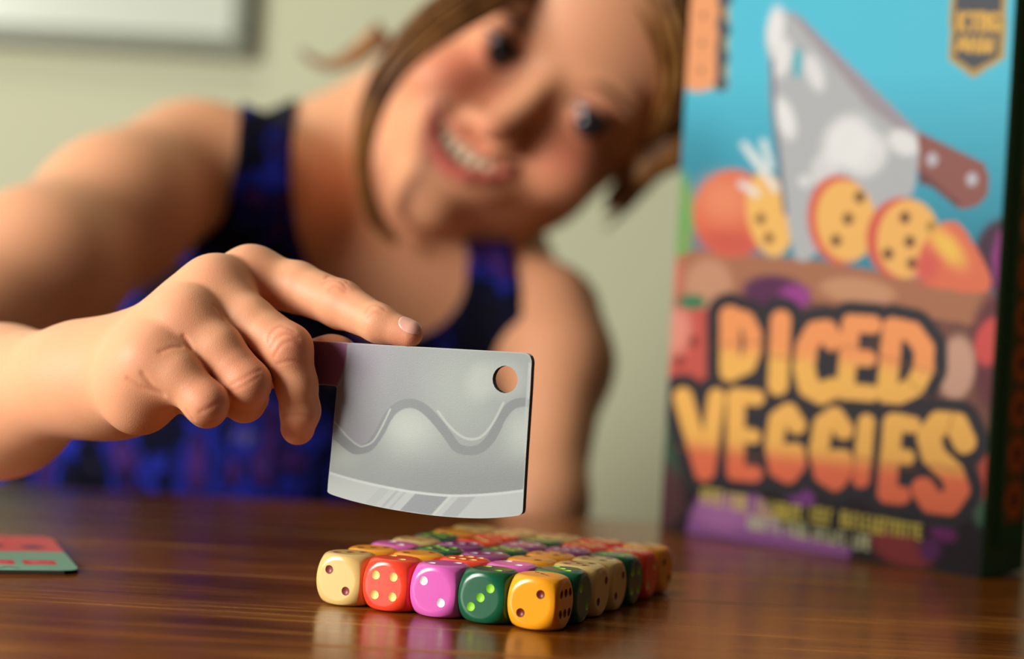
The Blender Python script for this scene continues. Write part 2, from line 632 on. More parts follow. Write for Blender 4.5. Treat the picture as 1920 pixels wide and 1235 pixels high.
pr.line(edge, 2.2, (226, 230, 226), 1.0)
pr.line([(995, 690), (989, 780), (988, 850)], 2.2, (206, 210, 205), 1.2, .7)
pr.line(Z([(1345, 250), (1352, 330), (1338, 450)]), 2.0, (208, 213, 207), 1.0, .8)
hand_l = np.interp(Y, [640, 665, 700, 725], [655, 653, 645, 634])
pr.fill(sstep(hand_l + 1.5, hand_l - 1.5, X) * (Y < 728) * (X < 665), pr.grad((80, 40, 62), (164, 96, 140), (X - 590) / 50))  # handle print, with the finger's shadow put into its darker left end
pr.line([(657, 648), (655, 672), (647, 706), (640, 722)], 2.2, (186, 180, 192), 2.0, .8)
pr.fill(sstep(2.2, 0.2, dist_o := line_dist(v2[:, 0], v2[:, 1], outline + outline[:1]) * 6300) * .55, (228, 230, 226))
m_print = mat('cleaver_print', (200, 200, 200), 0.42, 0.4)
ac = attr_color(m_print)
bump(m_print, noise(m_print, 2600, 2), 0.12, 0.0003)
V = np.c_[v2[:, 0], np.full(len(v2), -TH / 2), v2[:, 1]]
tf = tr[:, ::1]
e1 = V[tf[:, 1]] - V[tf[:, 0]]; e2 = V[tf[:, 2]] - V[tf[:, 0]]
flip = np.cross(e1, e2)[:, 1] > 0
tf[flip] = tf[flip][:, ::-1]
mesh_obj('blade_print', V, tf, m_print, cl, False, pr.c * np.array([.64, .665, .675]))
# body of the plate behind the print: rims and back
m_dark_board = mat('cardboard_dark', (58, 52, 50), 0.6, 0.3)
m_rim = mat('cardboard_rim', (222, 218, 212), 0.6, 0.3)
V, Fc = [], []
nall = no + NH
for yy in (-TH / 2, TH / 2):
    V += [(p[0], yy, p[1]) for p in pts]
for a, b in edges:
    Fc.append((a, b, b + nall, a + nall))
rim = mesh_obj('cut_rim', V, Fc, m_rim, cl, False)
rim.data.materials.append(m_dark_board)
for p in rim.data.polygons:       # the blunt end and the hole take the darker material
    c = p.center
    if abs(p.normal.x) > 0.72 and c.x > 0.0 or math.hypot(c.x - hc[0], c.z - hc[1]) < HR * 1.1:
        p.material_index = 1
vb, tb = tri_plate([])
mesh_obj('back_print', np.c_[vb[:, 0], np.full(len(vb), TH / 2), vb[:, 1]], tb, m_dark_board, cl, False)
#%%BOX
# ------------------------------------------------------------------ game box
BL = np.array([0.0704, 0.8723]); BR = np.array([0.187, 0.763])
BW = float(np.linalg.norm(BR - BL)); BYAW = math.atan2(BR[1] - BL[1], BR[0] - BL[0])
BH, BD = 0.245, 0.036
bxo = thing('game_box', 'blue and purple board game box with orange lettering, standing on edge at right', 'box', (BL[0], BL[1], 0), BYAW)
bu = np.array([math.cos(BYAW), math.sin(BYAW), 0]); bn = np.array([math.sin(BYAW), -math.cos(BYAW), 0])
b0 = np.array([BL[0], BL[1], 0.0])


def on_box(px, py):
    d = on_plane(px, py, b0, bn) - b0
    return (float(np.dot(d, bu)), float(d[2]))


NU, NV = 230, 330
uu, vv = np.meshgrid(np.linspace(0.0004, BW - .0004, NU), np.linspace(0.0004, BH - .0004, NV), indexing='ij')
quad = [(1300, 100), (1880, 100), (1840, 1040), (1260, 960)]
H = homography(np.array([on_box(*p) for p in quad]), np.array(quad, float))  # front print is drawn in image pixels, mapped from box metres
X, Y = hmap(H, np.c_[uu.ravel(), vv.ravel()])
pr = Print(X, Y)
ZA = lambda pts: [(1220 + a / 2.206, b / 2.206) for a, b in pts]
pr.fill(np.ones(X.shape), pr.grad((84, 204, 232), (44, 142, 166), (Y - 130) / 320))
pr.ell(1300, 330, 70, 90, (40, 134, 158), 0, .8, .6)
# still life
pr.ell(1262, 430, 40, 110, (120, 176, 96), 0.1, .2)
pr.ell(1890, 480, 62, 72, (70, 42, 62), 0, .15)
pr.line([(1880, 440), (1870, 480), (1876, 540)], 9, (150, 52, 130), 4)
pr.poly([(1235, 500), (1300, 468), (1560, 492), (1860, 548), (1905, 640), (1905, 1100), (1220, 1040)], (176, 116, 84))
pr.poly([(1225, 560), (1500, 560), (1900, 620), (1905, 1100), (1200, 1060)], (120, 76, 64))
pr.ell(1330, 535, 44, 50, (206, 150, 116), 0, .2)
pr.ell(1250, 540, 24, 60, (222, 120, 100), 0.3, .3)
pr.ell(1455, 550, 62, 34, (92, 36, 80), 0.1, .2)
pr.ell(1492, 556, 28, 22, (160, 62, 146), 0, .4)
pr.ell(1610, 545, 70, 24, (206, 150, 112), 0.12, .2)
pr.ell(1880, 660, 60, 120, (104, 48, 56), 0, .2)
pr.ell(1860, 640, 30, 46, (214, 80, 76), 0.3, .2)
pr.ell(1795, 690, 34, 60, (206, 160, 136), 0.1, .2)
pr.poly([(1235, 580), (1335, 576), (1336, 700), (1325, 716), (1235, 712)], (206, 88, 76))
pr.ell(1268, 620, 28, 46, (236, 150, 130), 0.1, .5)
pr.ell(1302, 640, 8, 10, (130, 44, 40)); pr.ell(1276, 676, 8, 10, (130, 44, 40))
pr.ell(1300, 566, 26, 14, (60, 128, 84), 0, .2)
pr.ell(1250, 800, 30, 40, (96, 140, 84), 0, .4)
pr.ell(1270, 865, 40, 70, (58, 84, 62), 0, .4)
pr.poly([(1225, 890), (1905, 960), (1905, 1110), (1200, 1060)], (30, 17, 26))
pr.ell(1245, 930, 40, 60, (84, 50, 52), 0, .3)
pr.ell(1862, 895, 24, 60, (200, 76, 60), 0, .3)
pr.poly([(1290, 985), (1310, 930), (1420, 920), (1470, 990), (1600, 1030), (1590, 1050), (1290, 1000)], (146, 86, 150))
pr.ell(1355, 968, 50, 24, (176, 112, 172), 0.15, .5)
pr.poly([(1470, 930), (1525, 908), (1530, 945), (1500, 950)], (124, 62, 132))
pr.ell(1690, 1030, 60, 30, (136, 48, 50), .45, .3)
pr.ell(1770, 1000, 26, 14, (112, 34, 100), 0.3, .4); pr.ell(1745, 1030, 20, 20, (92, 34, 92), 0, .4)
pr.ell(1840, 960, 14, 26, (66, 96, 76), 0, .4)
# carrot pieces and the cleaver
pr.ell(1375, 400, 74, 82, (232, 112, 76), 0.1, .05)
pr.ell(1360, 375, 46, 40, (246, 152, 110), 0.2, .8, .8)
pr.ell(1370, 455, 60, 22, (212, 88, 76), 0.1, .7, .8)
pr.ell(1444, 402, 42, 80, (252, 196, 106), -.18, .05)
for a, b in [(458, 905), (492, 985)]:
    pr.ell(*ZA([(a, b)])[0], 9, 10, (126, 78, 40), 0, .4)
blade = ZA([(478, 170), (490, 95), (525, 55), (570, 45), (615, 62), (700, 160), (900, 350), (1112, 545), (1112, 660), (1090, 800), (940, 900), (700, 1040), (640, 1085), (598, 1068), (570, 920), (545, 720), (512, 560), (497, 430), (492, 250)])
pr.poly(blade, (186, 190, 194))
pr.poly(ZA([(570, 45), (615, 62), (1112, 545), (1112, 600), (900, 440), (640, 130)]), (166, 158, 166))
for (a, b, rx, ry, rt_, o_) in [(520, 120, 16, 42, .1, 1), (545, 240, 18, 36, .2, .9), (680, 300, 16, 36, -.35, .8), (560, 490, 17, 40, -.3, .95),
                                (820, 590, 44, 52, .5, .95), (900, 640, 34, 44, .6, .8), (1050, 590, 30, 22, .5, .9), (640, 750, 12, 12, 0, .7), (720, 700, 24, 34, .3, .6)]:
    pr.ell(*ZA([(a, b)])[0], rx, ry, (242, 243, 243), rt_, .35, o_)
pr.line(ZA([(505, 250), (512, 470), (560, 880)]), 4, (112, 116, 128), 3)
pr.ell(*ZA([(610, 262)])[0], 9, 30, (92, 190, 204), .05, .1)
pr.poly(ZA([(1112, 545), (1250, 612), (1385, 678), (1405, 740), (1395, 810), (1345, 858), (1275, 862), (1215, 815), (1160, 770), (1110, 758)]), (150, 92, 84))
pr.poly(ZA([(1112, 700), (1160, 735), (1230, 800), (1280, 835), (1275, 862), (1215, 815), (1160, 770), (1110, 758)]), (112, 68, 66))
for a, b in [(1168, 660), (1332, 742)]:
    pr.ell(*ZA([(a, b)])[0], 11, 13, (196, 192, 200), 0, .2)
for pts_ in ([(390, 600), (470, 700)], [(470, 590), (500, 690)], [(380, 760), (440, 800)], [(420, 640), (520, 780)]):
    pr.line(ZA(pts_), 7, (240, 246, 244), 5, .85)
pr.ell(1576, 412, 60, 84, (226, 100, 76), -.1, .05)
pr.ell(1588, 414, 56, 76, (251, 192, 104), -.12, .05)
for a, b in [(868, 815), (820, 905), (770, 995)]:
    pr.ell(*ZA([(a, b)])[0], 10, 11, (110, 72, 40), 0, .35)
pr.ell(1690, 446, 64, 76, (222, 96, 76), 0.1, .05)
pr.ell(1704, 448, 58, 74, (251, 190, 104), .1, .05)
for a, b in [(1055, 900), (1165, 940), (1075, 1000), (985, 1050), (1085, 1090)]:
    pr.ell(*ZA([(a, b)])[0], 10, 11, (104, 66, 40), 0, .35)
pr.poly(smooth_pts(ZA([(1105, 1110), (1130, 1010), (1200, 930), (1270, 920), (1340, 1010), (1400, 1120), (1410, 1180), (1370, 1210), (1250, 1200), (1140, 1175), (1105, 1110)]), 5), (232, 118, 84))
pr.ell(1776, 462, 44, 20, (252, 200, 90), .85, .7)
pr.ell(1740, 500, 22, 30, (220, 90, 84), .3, .7, .8)
# badges
pr.poly([(1200, -150), (1374, -150), (1368, 170), (1200, 160)], (150, 190, 190))
pr.poly([(1200, -150), (1370, -150), (1363, 166), (1200, 156)], (196, 156, 70))
pr.poly([(1200, -150), (1365, -150), (1358, 161), (1200, 151)], (72, 84, 92))
for k in range(5):
    y_ = 20 + k * 42
    pr.ell(1322 - y_ * .06, y_ - 60 + 20, 33, 24, (250, 168, 112), 0, .2)
pr.poly([(1294, -140), (1350, -140), (1343, 160), (1285, 158)], (250, 168, 112))
for y_ in (30, 82, 132, -30):
    pr.ell(1322 - y_ * .05, y_, 5, 6, (150, 110, 70), 0, .6)
    pr.ell(1362 - y_ * .06, y_ + 26, 12, 14, (72, 84, 92), 0, .3)
ZB = lambda pts: [(1720 + a / 3.09, b / 3.09) for a, b in pts]
pr.poly(ZB([(205, -300), (550, -300), (512, 345), (328, 458), (178, 350)]), (150, 196, 192))
pr.poly(ZB([(212, -300), (538, -300), (505, 338), (328, 448), (188, 342)]), (190, 156, 80))
pr.poly(ZB([(238, -300), (500, -300), (472, 325), (328, 405), (215, 325)]), (78, 84, 90))
gold = (232, 182, 84)
for pts_ in ([(250, 75), (243, 175)], [(290, 78), (250, 125), (288, 178)],      # K
             [(305, 80), (360, 80)], [(333, 80), (328, 178)],                   # T
             [(375, 80), (370, 178)], [(375, 80), (410, 85), (408, 122), (375, 126), (410, 132), (408, 172), (370, 178)],  # B
             [(480, 90), (440, 82), (428, 130), (438, 176), (474, 172), (476, 135), (455, 135)],  # G
             [(240, 290), (265, 215), (290, 290)], [(250, 268), (284, 268)],
             [(310, 220), (308, 300)], [(350, 220), (346, 300)], [(310, 258), (350, 258)],
             [(375, 300), (392, 222), (412, 300)], [(438, 225), (432, 292)]):
    pr.line(ZB(pts_), 4.2, gold, 1.2)
# lettering
LET = [([(1370, 592), (1370, 696)], 19), ([(1370, 591), (1400, 600), (1413, 625), (1413, 655), (1402, 684), (1370, 698)], 16),
       ([(1466, 600), (1460, 722)], 19),
       ([(1563, 638), (1551, 619), (1530, 622), (1514, 650), (1509, 690), (1518, 725), (1542, 738), (1562, 728)], 20),
       ([(1597, 608), (1586, 733)], 17), ([(1597, 606), (1638, 609)], 17), ([(1592, 668), (1630, 672)], 15), ([(1586, 733), (1634, 737)], 16),
       ([(1675, 616), (1664, 736)], 19), ([(1675, 614), (1712, 622), (1734, 652), (1734, 690), (1716, 725), (1688, 738), (1664, 737)], 19),
       ([(1282, 744), (1322, 884)], 18), ([(1345, 744), (1326, 884)], 16),
       ([(1381, 744), (1381, 884)], 17), ([(1381, 742), (1420, 746)], 15), ([(1381, 814), (1414, 818)], 14), ([(1381, 885), (1416, 888)], 15),
       ([(1496, 797), (1480, 772), (1460, 786), (1453, 835), (1460, 878), (1480, 889), (1495, 870), (1494, 848), (1480, 848)], 17),
       ([(1584, 806), (1566, 780), (1545, 795), (1537, 845), (1546, 888), (1568, 902), (1583, 882), (1582, 860), (1568, 860)], 18),
       ([(1626, 792), (1616, 898)], 16),
       ([(1676, 792), (1664, 924)], 18), ([(1676, 790), (1712, 796)], 16), ([(1670, 852), (1702, 857)], 15), ([(1664, 925), (1692, 928)], 17),
       ([(1810, 828), (1795, 795), (1762, 792), (1742, 818), (1752, 854), (1786, 886), (1798, 918), (1780, 944), (1748, 940), (1732, 916)], 22)]
dist = np.full(X.shape, 1e9)
for pts_, r_ in LET:
    dist = np.minimum(dist, line_dist(X, Y, pts_) - r_)
pr.fill(sstep(27, 23, dist), (42, 38, 44))
slope = (X - 1345) * 0.105
tD = (Y - slope - 640) / 30
cD = pr.grad((252, 160, 96), (251, 190, 92), tD)
cV = pr.grad((251, 188, 92), (238, 116, 78), (Y - slope - 822) / 34)
sel = ((Y - slope * .55) > 718)[..., None]
pr.fill(sstep(1.2, -1.2, dist), np.where(sel, cV, cD))
cut = [[(1340, 648), (1440, 640)], [(1440, 668), (1500, 672)], [(1560, 655), (1660, 640)], [(1650, 668), (1760, 700)], [(1690, 700), (1740, 745)],
       [(1270, 840), (1345, 852)], [(1352, 850), (1430, 858)], [(1600, 855), (1640, 862)], [(1640, 870), (1720, 880)], [(1790, 770), (1772, 830)], [(1740, 870), (1800, 880)]]
for pts_ in cut:
    pr.line(pts_, 1.6, (150, 92, 50), 1.5, .7)
# small print under the title, too small to read in the photograph
for words, col, hgt in (([(1314, 1355, 931, 0), (1364, 1411, 942, 0), (1420, 1508, 957, 0), (1520, 1569, 967, 0), (1577, 1632, 976, 0), (1634, 1732, 990, 0)], (222, 200, 84), 13),
                        ([(1402, 1470, 984, 0), (1476, 1520, 994, 0), (1526, 1594, 1006, 0), (1600, 1636, 1016, 0)], (206, 206, 160), 11)):
    for x0, x1, yc, _ in words:
        x_ = x0 + 4
        while x_ < x1 - 3:
            k_ = rng.integers(0, 3)
            yl = yc + (x_ - (x0 + x1) / 2) * 0.165
            pr.line([(x_, yl - hgt), (x_ - 1, yl + hgt)], 2.0, col, 1.0)
            if k_ != 0: pr.line([(x_, yl - hgt + 1), (x_ + 6, yl - hgt + 2)], 2.0, col, 1.0)
            if k_ != 1: pr.line([(x_, yl + hgt), (x_ + 6, yl + hgt + 1)], 2.0, col, 1.0)
            if k_ == 2: pr.line([(x_, yl), (x_ + 6, yl + 1)], 1.8, col, 1.0)
            x_ += 10.5
m_bp = mat('box_print', (200, 200, 200), 0.55, 0.18)
attr_color(m_bp)
bump(m_bp, noise(m_bp, 1500, 2), 0.08, 0.0003)
V = np.c_[uu.ravel(), np.full(uu.size, -0.0006), vv.ravel()]
idx = np.arange(NU * NV).reshape(NU, NV)
Fc = np.stack([idx[:-1, :-1], idx[1:, :-1], idx[1:, 1:], idx[:-1, 1:]], -1).reshape(-1, 4)
mesh_obj('front_print', V, Fc, m_bp, bxo, False, pr.c * 0.66)
m_bg = mat('box_green', (44, 104, 62), 0.5, 0.4)
m_bb = mat('box_dark', (36, 30, 34), 0.5, 0.4)
bm_obj('lid', box_bm(0, BW, -0.0005, BD * .55, 0, BH, 0.0008, 2), m_bg, bxo)
bm_obj('tray', box_bm(0.0012, BW - .0012, BD * .55, BD, 0.0008, BH - .0012, 0.0008, 2), m_bg, bxo)
# spine print
NY, NZ = 14, 200
yy, zz = np.meshgrid(np.linspace(0.008, BD - .004, NY), np.linspace(0.012, BH - .012, NZ), indexing='ij')
ps = Print(yy.ravel() * 1000, zz.ravel() * 1000)
ps.fill(np.ones(yy.size), (50, 110, 66))
ps.poly([(12, 20), (30, 20), (30, 225), (12, 225)], (110, 100, 50))
for k in range(11):
    ps.ell(21, 30 + k * 18, 7, 7.5, (225, 120, 44) if k < 6 else (235, 170, 60), 0, .2)
    ps.ell(21, 30 + k * 18, 2.2, 3.4, (70, 60, 30), 0, .4)
Vs = np.c_[np.full(yy.size, BW + .0006), yy.ravel(), zz.ravel()]
idx = np.arange(NY * NZ).reshape(NY, NZ)
Fs = np.stack([idx[:-1, :-1], idx[1:, :-1], idx[1:, 1:], idx[:-1, 1:]], -1).reshape(-1, 4)
mesh_obj('spine_print', Vs, Fs, m_bp, bxo, False, ps.c)

# ------------------------------------------------------------------ score card
cc = np.array([-0.1352, 0.6386, 0.0])
ca = math.radians(19.5)
cx_, cy_ = np.array([math.cos(ca), math.sin(ca), 0]), np.array([-math.sin(ca), math.cos(ca), 0])
CWD, CDP, CTH = 0.10, 0.085, 0.0013
card = thing('game_card', 'teal and pink game card lying on the table at the far left', 'card', tuple(cc), ca)
NU, NV = 150, 130
uu, vv = np.meshgrid(np.linspace(-CWD, 0, NU), np.linspace(0, CDP, NV), indexing='ij')
pc = Print(uu.ravel() * 1000, vv.ravel() * 1000)
pc.fill(np.ones(uu.size), (120, 176, 150))
pc.fill(pc.Y > 44, (214, 92, 92))
for k in range(8):
    x_ = -5.5 - 13.5 * k
    pc.poly([(x_, 13), (x_, 23.5), (x_ - 11, 23.5), (x_ - 11, 13)], (206, 62, 74))
    pc.line([(x_ - 2.5, 17.5), (x_ - 5, 16), (x_ - 8.5, 18.5), (x_ - 6, 20.5)], .5, (236, 150, 150), .4)
    pc.ell(x_ - 4, 56 + 3 * (k % 2), 4, 5, (110, 62, 92), 0, .3)
pc.line([(-19, 4), (-22, 8), (-25, 4)], .7, (80, 90, 110), .4)
m_card = mat('card_print', (200, 200, 200), 0.45, 0.4)
attr_color(m_card)
rad = 0.005
inside = ~((uu > -rad) & (vv < rad) & (np.hypot(uu + rad, vv - rad) > rad)) & ~((uu > -rad) & (vv > CDP - rad) & (np.hypot(uu + rad, vv - CDP + rad) > rad))
idx = np.arange(NU * NV).reshape(NU, NV)
Fc = np.stack([idx[:-1, :-1], idx[1:, :-1], idx[1:, 1:], idx[:-1, 1:]], -1).reshape(-1, 4)
keep = inside.ravel()[Fc].all(1)
mesh_obj('card_face', np.c_[uu.ravel(), vv.ravel(), np.full(uu.size, CTH)], Fc[keep], m_card, card, False, pc.c)
bm = box_bm(-CWD, 0, 0, CDP, 0.0001, CTH - 0.00008)
ve = [e for e in bm.edges if abs(e.verts[0].co.z - e.verts[1].co.z) > 1e-4 and e.verts[0].co.x > -1e-4]
bmesh.ops.bevel(bm, geom=ve, offset=rad, segments=8, affect='EDGES')
bm_obj('card_board', bm, mat('card_edge', (66, 62, 58), 0.6, 0.3), card)
#%%PERSON
# ------------------------------------------------------------------ person: one signed-distance figure, meshed with surface nets
def smin(a, b, k):
    h = np.maximum(k - np.abs(a - b), 0) / k
    return np.minimum(a, b) - h * h * k * 0.25


def smax(a, b, k):
    return -smin(-a, -b, k)


def round_cone(P, a, b, r1, r2):
    a, b = np.asarray(a), np.asarray(b)
    ba = b - a
    l2 = float(ba @ ba)
    rr = r1 - r2
    a2 = l2 - rr * rr
    pa = P - a
    y = pa @ ba
    z = y - l2
    x2 = ((pa * l2 - y[:, None] * ba) ** 2).sum(1)
    y2, z2 = y * y * l2, z * z * l2
    k = np.sign(rr) * rr * rr * x2
    il = 1 / l2
    out = (np.sqrt(x2 * max(a2, 1e-12) * il) + y * rr) * il - r1
    c1 = np.sign(z) * a2 * z2 > k
    c2 = np.sign(y) * a2 * y2 < k
    out = np.where(c2, np.sqrt(x2 + y2) * il - r1, out)
    return np.where(c1, np.sqrt(x2 + z2) * il - r2, out)


def ellipsoid(P, c, r, B=None):
    q_ = P - np.asarray(c)
    if B is not None:
        q_ = q_ @ np.asarray(B).T
    r = np.asarray(r, float)
    k0 = np.linalg.norm(q_ / r, axis=1)
    k1 = np.linalg.norm(q_ / (r * r), axis=1) + 1e-9
    return np.where(k0 < 1e-6, -r.min(), k0 * (k0 - 1) / k1)


def J(px, py, Y, rpx):
    return (at(px, py, Y), rpx * Y / F_PX)


def chain(P, js, k=0.002):
    d = None
    for (a, r1), (b, r2) in zip(js[:-1], js[1:]):
        e = round_cone(P, a, b, r1, r2)
        d = e if d is None else smin(d, e, k)
    return d


def surface_nets(field, lo, hi, h, newton=2):
    lo, hi = np.array(lo, float), np.array(hi, float)
    B = 16
    nb = np.ceil((hi - lo) / (h * B)).astype(int)
    n = nb * B
    Fv = np.empty(tuple(n), np.float32)
    bi = np.stack(np.meshgrid(*[np.arange(k) for k in nb], indexing='ij'), -1).reshape(-1, 3)
    cen = lo + (bi * B + (B - 1) / 2) * h
    fc = field(cen)
    lim = h * B * 0.5 * 1.75 * 1.5
    sub = np.stack(np.meshgrid(*[np.arange(B)] * 3, indexing='ij'), -1).reshape(-1, 3)
    near = np.abs(fc) < lim
    for k in np.nonzero(~near)[0]:
        i, j, l = bi[k] * B
        Fv[i:i + B, j:j + B, l:l + B] = fc[k]
    sel = np.nonzero(near)[0]
    for c0_ in range(0, len(sel), 32):
        ks = sel[c0_:c0_ + 32]
        P = (lo + (bi[ks][:, None, :] * B + sub[None]) * h).reshape(-1, 3)
        f = field(P).reshape(len(ks), B, B, B)
        for a, k in enumerate(ks):
            i, j, l = bi[k] * B
            Fv[i:i + B, j:j + B, l:l + B] = f[a]
    ins = Fv < 0
    cnt = np.zeros(tuple(n - 1), np.uint8)
    for dx in (0, 1):
        for dy in (0, 1):
            for dz in (0, 1):
                cnt += ins[dx:n[0] - 1 + dx, dy:n[1] - 1 + dy, dz:n[2] - 1 + dz]
    act = np.argwhere((cnt > 0) & (cnt < 8))
    vid = np.full(tuple(n - 1), -1, np.int64)
    vid[tuple(act.T)] = np.arange(len(act))
    acc = np.zeros((len(act), 3)); num = np.zeros(len(act))
    for ax in range(3):
        o1, o2 = [a for a in range(3) if a != ax]
        for u in (0, 1):
            for v in (0, 1):
                off = np.zeros(3, int); off[o1] = u; off[o2] = v
                p0 = act + off
                p1 = p0.copy(); p1[:, ax] += 1
                f0 = Fv[tuple(p0.T)]; f1 = Fv[tuple(p1.T)]
                cr = (f0 < 0) != (f1 < 0)
                t = np.where(cr, f0 / np.where(f0 - f1 == 0, 1, f0 - f1), 0)
                q_ = p0.astype(float); q_[:, ax] += t
                acc += np.where(cr[:, None], q_, 0); num += cr
    V = lo + acc / num[:, None] * h
    quads = []
    for ax in range(3):
        o1, o2 = (ax + 1) % 3, (ax + 2) % 3
        s0 = [slice(1, -1)] * 3; s1 = [slice(1, -1)] * 3
        s0[ax] = slice(0, -1); s1[ax] = slice(1, None)
        a, b = ins[tuple(s0)], ins[tuple(s1)]
        for sgn, m_ in ((0, a & ~b), (1, ~a & b)):
            e = np.argwhere(m_)
            if not len(e): continue
            e[:, o1] += 1; e[:, o2] += 1
            ok_ = (e[:, ax] < n[ax] - 1)
            e = e[ok_]
            c = []
            for (u, v) in ((-1, -1), (0, -1), (0, 0), (-1, 0)):
                q_ = e.copy(); q_[:, o1] += u; q_[:, o2] += v
                c.append(vid[tuple(q_.T)])
            qd = np.stack(c, 1)
            quads.append(qd if sgn == 0 else qd[:, ::-1])
    Q = np.concatenate(quads)
    Q = Q[(Q >= 0).all(1)]
    for _ in range(newton):
        e = h * 0.3
        f = field(V)
        g = np.stack([(field(V + e * np.eye(3)[a]) - f) / e for a in range(3)], 1)
        gl = np.maximum((g * g).sum(1), 0.2)
        V = V - np.clip(f / gl, -h, h)[:, None] * g
    return V, Q


# ---- right hand and forearm
WR = J(214, 708, .630, 72)
IDX = [J(474, 520, .634, 47), J(556, 538, .629, 47), J(638, 570, .619, 44), J(710, 606, .608, 35), J(768, 626, .6035, 25)]
MID = [J(404, 544, .622, 50), J(467, 601, .612, 46), J(539, 653, .6055, 46), J(556, 722, .606, 38), J(563, 770, .6085, 36), J(558, 802, .612, 32)]
RNG = [J(352, 606, .608, 50), J(410, 652, .602, 44), J(464, 718, .599, 43), J(458, 752, .607, 38), J(470, 745, .626, 34)]
PNK = [J(284, 678, .600, 48), J(336, 704, .596, 43), J(386, 755, .593, 41), J(388, 764, .603, 36), J(410, 752, .620, 32)]
THB = [J(300, 700, .648, 60), J(420, 700, .645, 48), J(540, 680, .630, 40), J(618, 664, .6205, 33), J(640, 662, .620, 30)]
FORE = [WR, J(140, 711, .641, 92), J(0, 752, .685, 134), J(-150, 778, .740, 145), J(-290, 785, .80, 145)]
CREASE = []


def near_line(P, pl, r):
    q_ = np.array(pl)
    return ((P > q_.min(0) - r) & (P < q_.max(0) + r)).all(1)


def path_dist(P, pl):
    dd = np.full(len(P), 1e9)
    for a, b in zip(pl[:-1], pl[1:]):
        ab = b - a
        t = np.clip(((P - a) @ ab) / (ab @ ab), 0, 1)
        dd = np.minimum(dd, np.linalg.norm(P - a - t[:, None] * ab, axis=1))
    return dd


def hand_field(P):
    palm = None
    for a, r in (IDX[0], MID[0], RNG[0], PNK[0]):
        e = round_cone(P, WR[0], a, WR[1] * .72, r * .94)
        palm = e if palm is None else smin(palm, e, 0.016)
    palm = smin(palm, ellipsoid(P, at(262, 728, .607), np.array([78, 78, 88]) * .61 / F_PX), 0.010)
    palm = smin(palm, round_cone(P, *[J(250, 720, .632, 70)[0], J(400, 650, .632, 60)[0]], .0115, .010), 0.012)
    kn = [(IDX[0][0] * .72 + WR[0] * .28, .0056), (MID[0][0] * .8 + WR[0] * .2, .0066), (RNG[0][0] * .8 + WR[0] * .2, .0070), (PNK[0][0] * .8 + WR[0] * .2, .0070)]
    palm = smin(palm, chain(P, kn, .006), 0.012)
    palm = smin(palm, chain(P, FORE, .01), 0.016)
    palm = smin(palm, chain(P, THB[:2], .004), 0.010)
    fing = None
    for js in (IDX, MID, RNG, PNK):
        e = chain(P, js, 0.0022)
        fing = e if fing is None else smin(fing, e, 0.0013)
    th = chain(P, THB, .003)
    d = smin(palm, fing, 0.008)
    d = smin(d, th, 0.003)
    # tendons and knuckles
    for js, w in ((IDX, .35), (MID, .5), (RNG, .4), (PNK, .3)):
        c, r = js[0]
        d = smin(d, np.linalg.norm(P - (c + (c - WR[0]) * 0.0 + np.array([-.0006, -.0012, .0016]) * w * 2), axis=1) - r * .86, 0.006)
    for pl, dep, wid in CREASE:
        m_ = near_line(P, pl, 3 * wid)
        if m_.any():
            d[m_] += dep * np.exp(-(path_dist(P[m_], pl) / wid) ** 2)
    return d


def hit(px, py, y0=.57, y1=.70):
    ys_ = np.linspace(y0, y1, 500)
    P = np.array([at(px, py, y) for y in ys_])
    f = hand_field(P)
    k = np.argmax(f < 0)
    return P[k] if f[k] < 0 else None


def crease(pts_, dep, wid):
    p = [hit(*q_) for q_ in smooth_pts(pts_, 3)]
    p = [a for a in p if a is not None]
    if len(p) > 1:
        CREASE.append((p, dep, wid))


cr_list = [
    ([(611, 522), (622, 514), (640, 516), (652, 530)], .00022, .0005), ([(606, 532), (620, 526), (640, 528), (650, 542)], .0002, .0005), ([(618, 545), (632, 536), (648, 548)], .00016, .0005),
    ([(686, 585), (696, 574), (710, 572), (722, 580)], .0002, .0005), ([(690, 595), (702, 586), (716, 588)], .00015, .0005),
    ([(503, 640), (512, 620), (530, 612), (552, 620)], .00025, .0006), ([(508, 652), (520, 634), (540, 626), (560, 634)], .00025, .0006), ([(514, 668), (530, 645), (550, 640), (566, 650)], .0002, .0005), ([(520, 682), (545, 676), (568, 680)], .00018, .0006),
    ([(520, 782), (548, 776), (584, 780)], .0002, .0006),
    ([(434, 722), (452, 712), (474, 700), (488, 694)], .0002, .0007), ([(430, 734), (455, 724), (486, 706)], .00016, .0006),
    ([(376, 772), (396, 762), (416, 750)], .0002, .0007), ([(350, 770), (362, 786)], .0002, .0006),
    ([(300, 660), (320, 652), (340, 650)], .0002, .0007), ([(404, 574), (412, 585), (420, 600)], .0003, .0008), ([(345, 630), (352, 640), (358, 654)], .0003, .0008),
    ([(240, 710), (262, 724), (300, 736)], .00025, .0009), ([(268, 700), (284, 722), (306, 740)], .00035, .0009)]
_c = []
for a in cr_list:
    crease(*a)
    _c.append(CREASE.pop() if CREASE else None)
CREASE += [c for c in _c if c is not None]

# ---- head frame (millimetres: r to her left, u up the face, f out of the face)
EY = 1.04
HS = 1.089 / 1000   # metres per head unit
E0 = at(1025, 150, EY)
Rv = at(1025 + 77.7, 150 + 62.9, EY) - E0
Rv /= np.linalg.norm(Rv)
Fv_ = np.array([-0.06, -1, -0.10])
Fv_ -= Rv * (Fv_ @ Rv)
Fv_ /= np.linalg.norm(Fv_)
Uv = np.cross(Fv_, Rv)
HB = np.stack([Rv, Uv, Fv_])


def hp(r, u, f):
    return E0 + (Rv * r + Uv * u + Fv_ * f) * HS


def skew(u):
    return 11.0 * sstep(-8, -58, u)


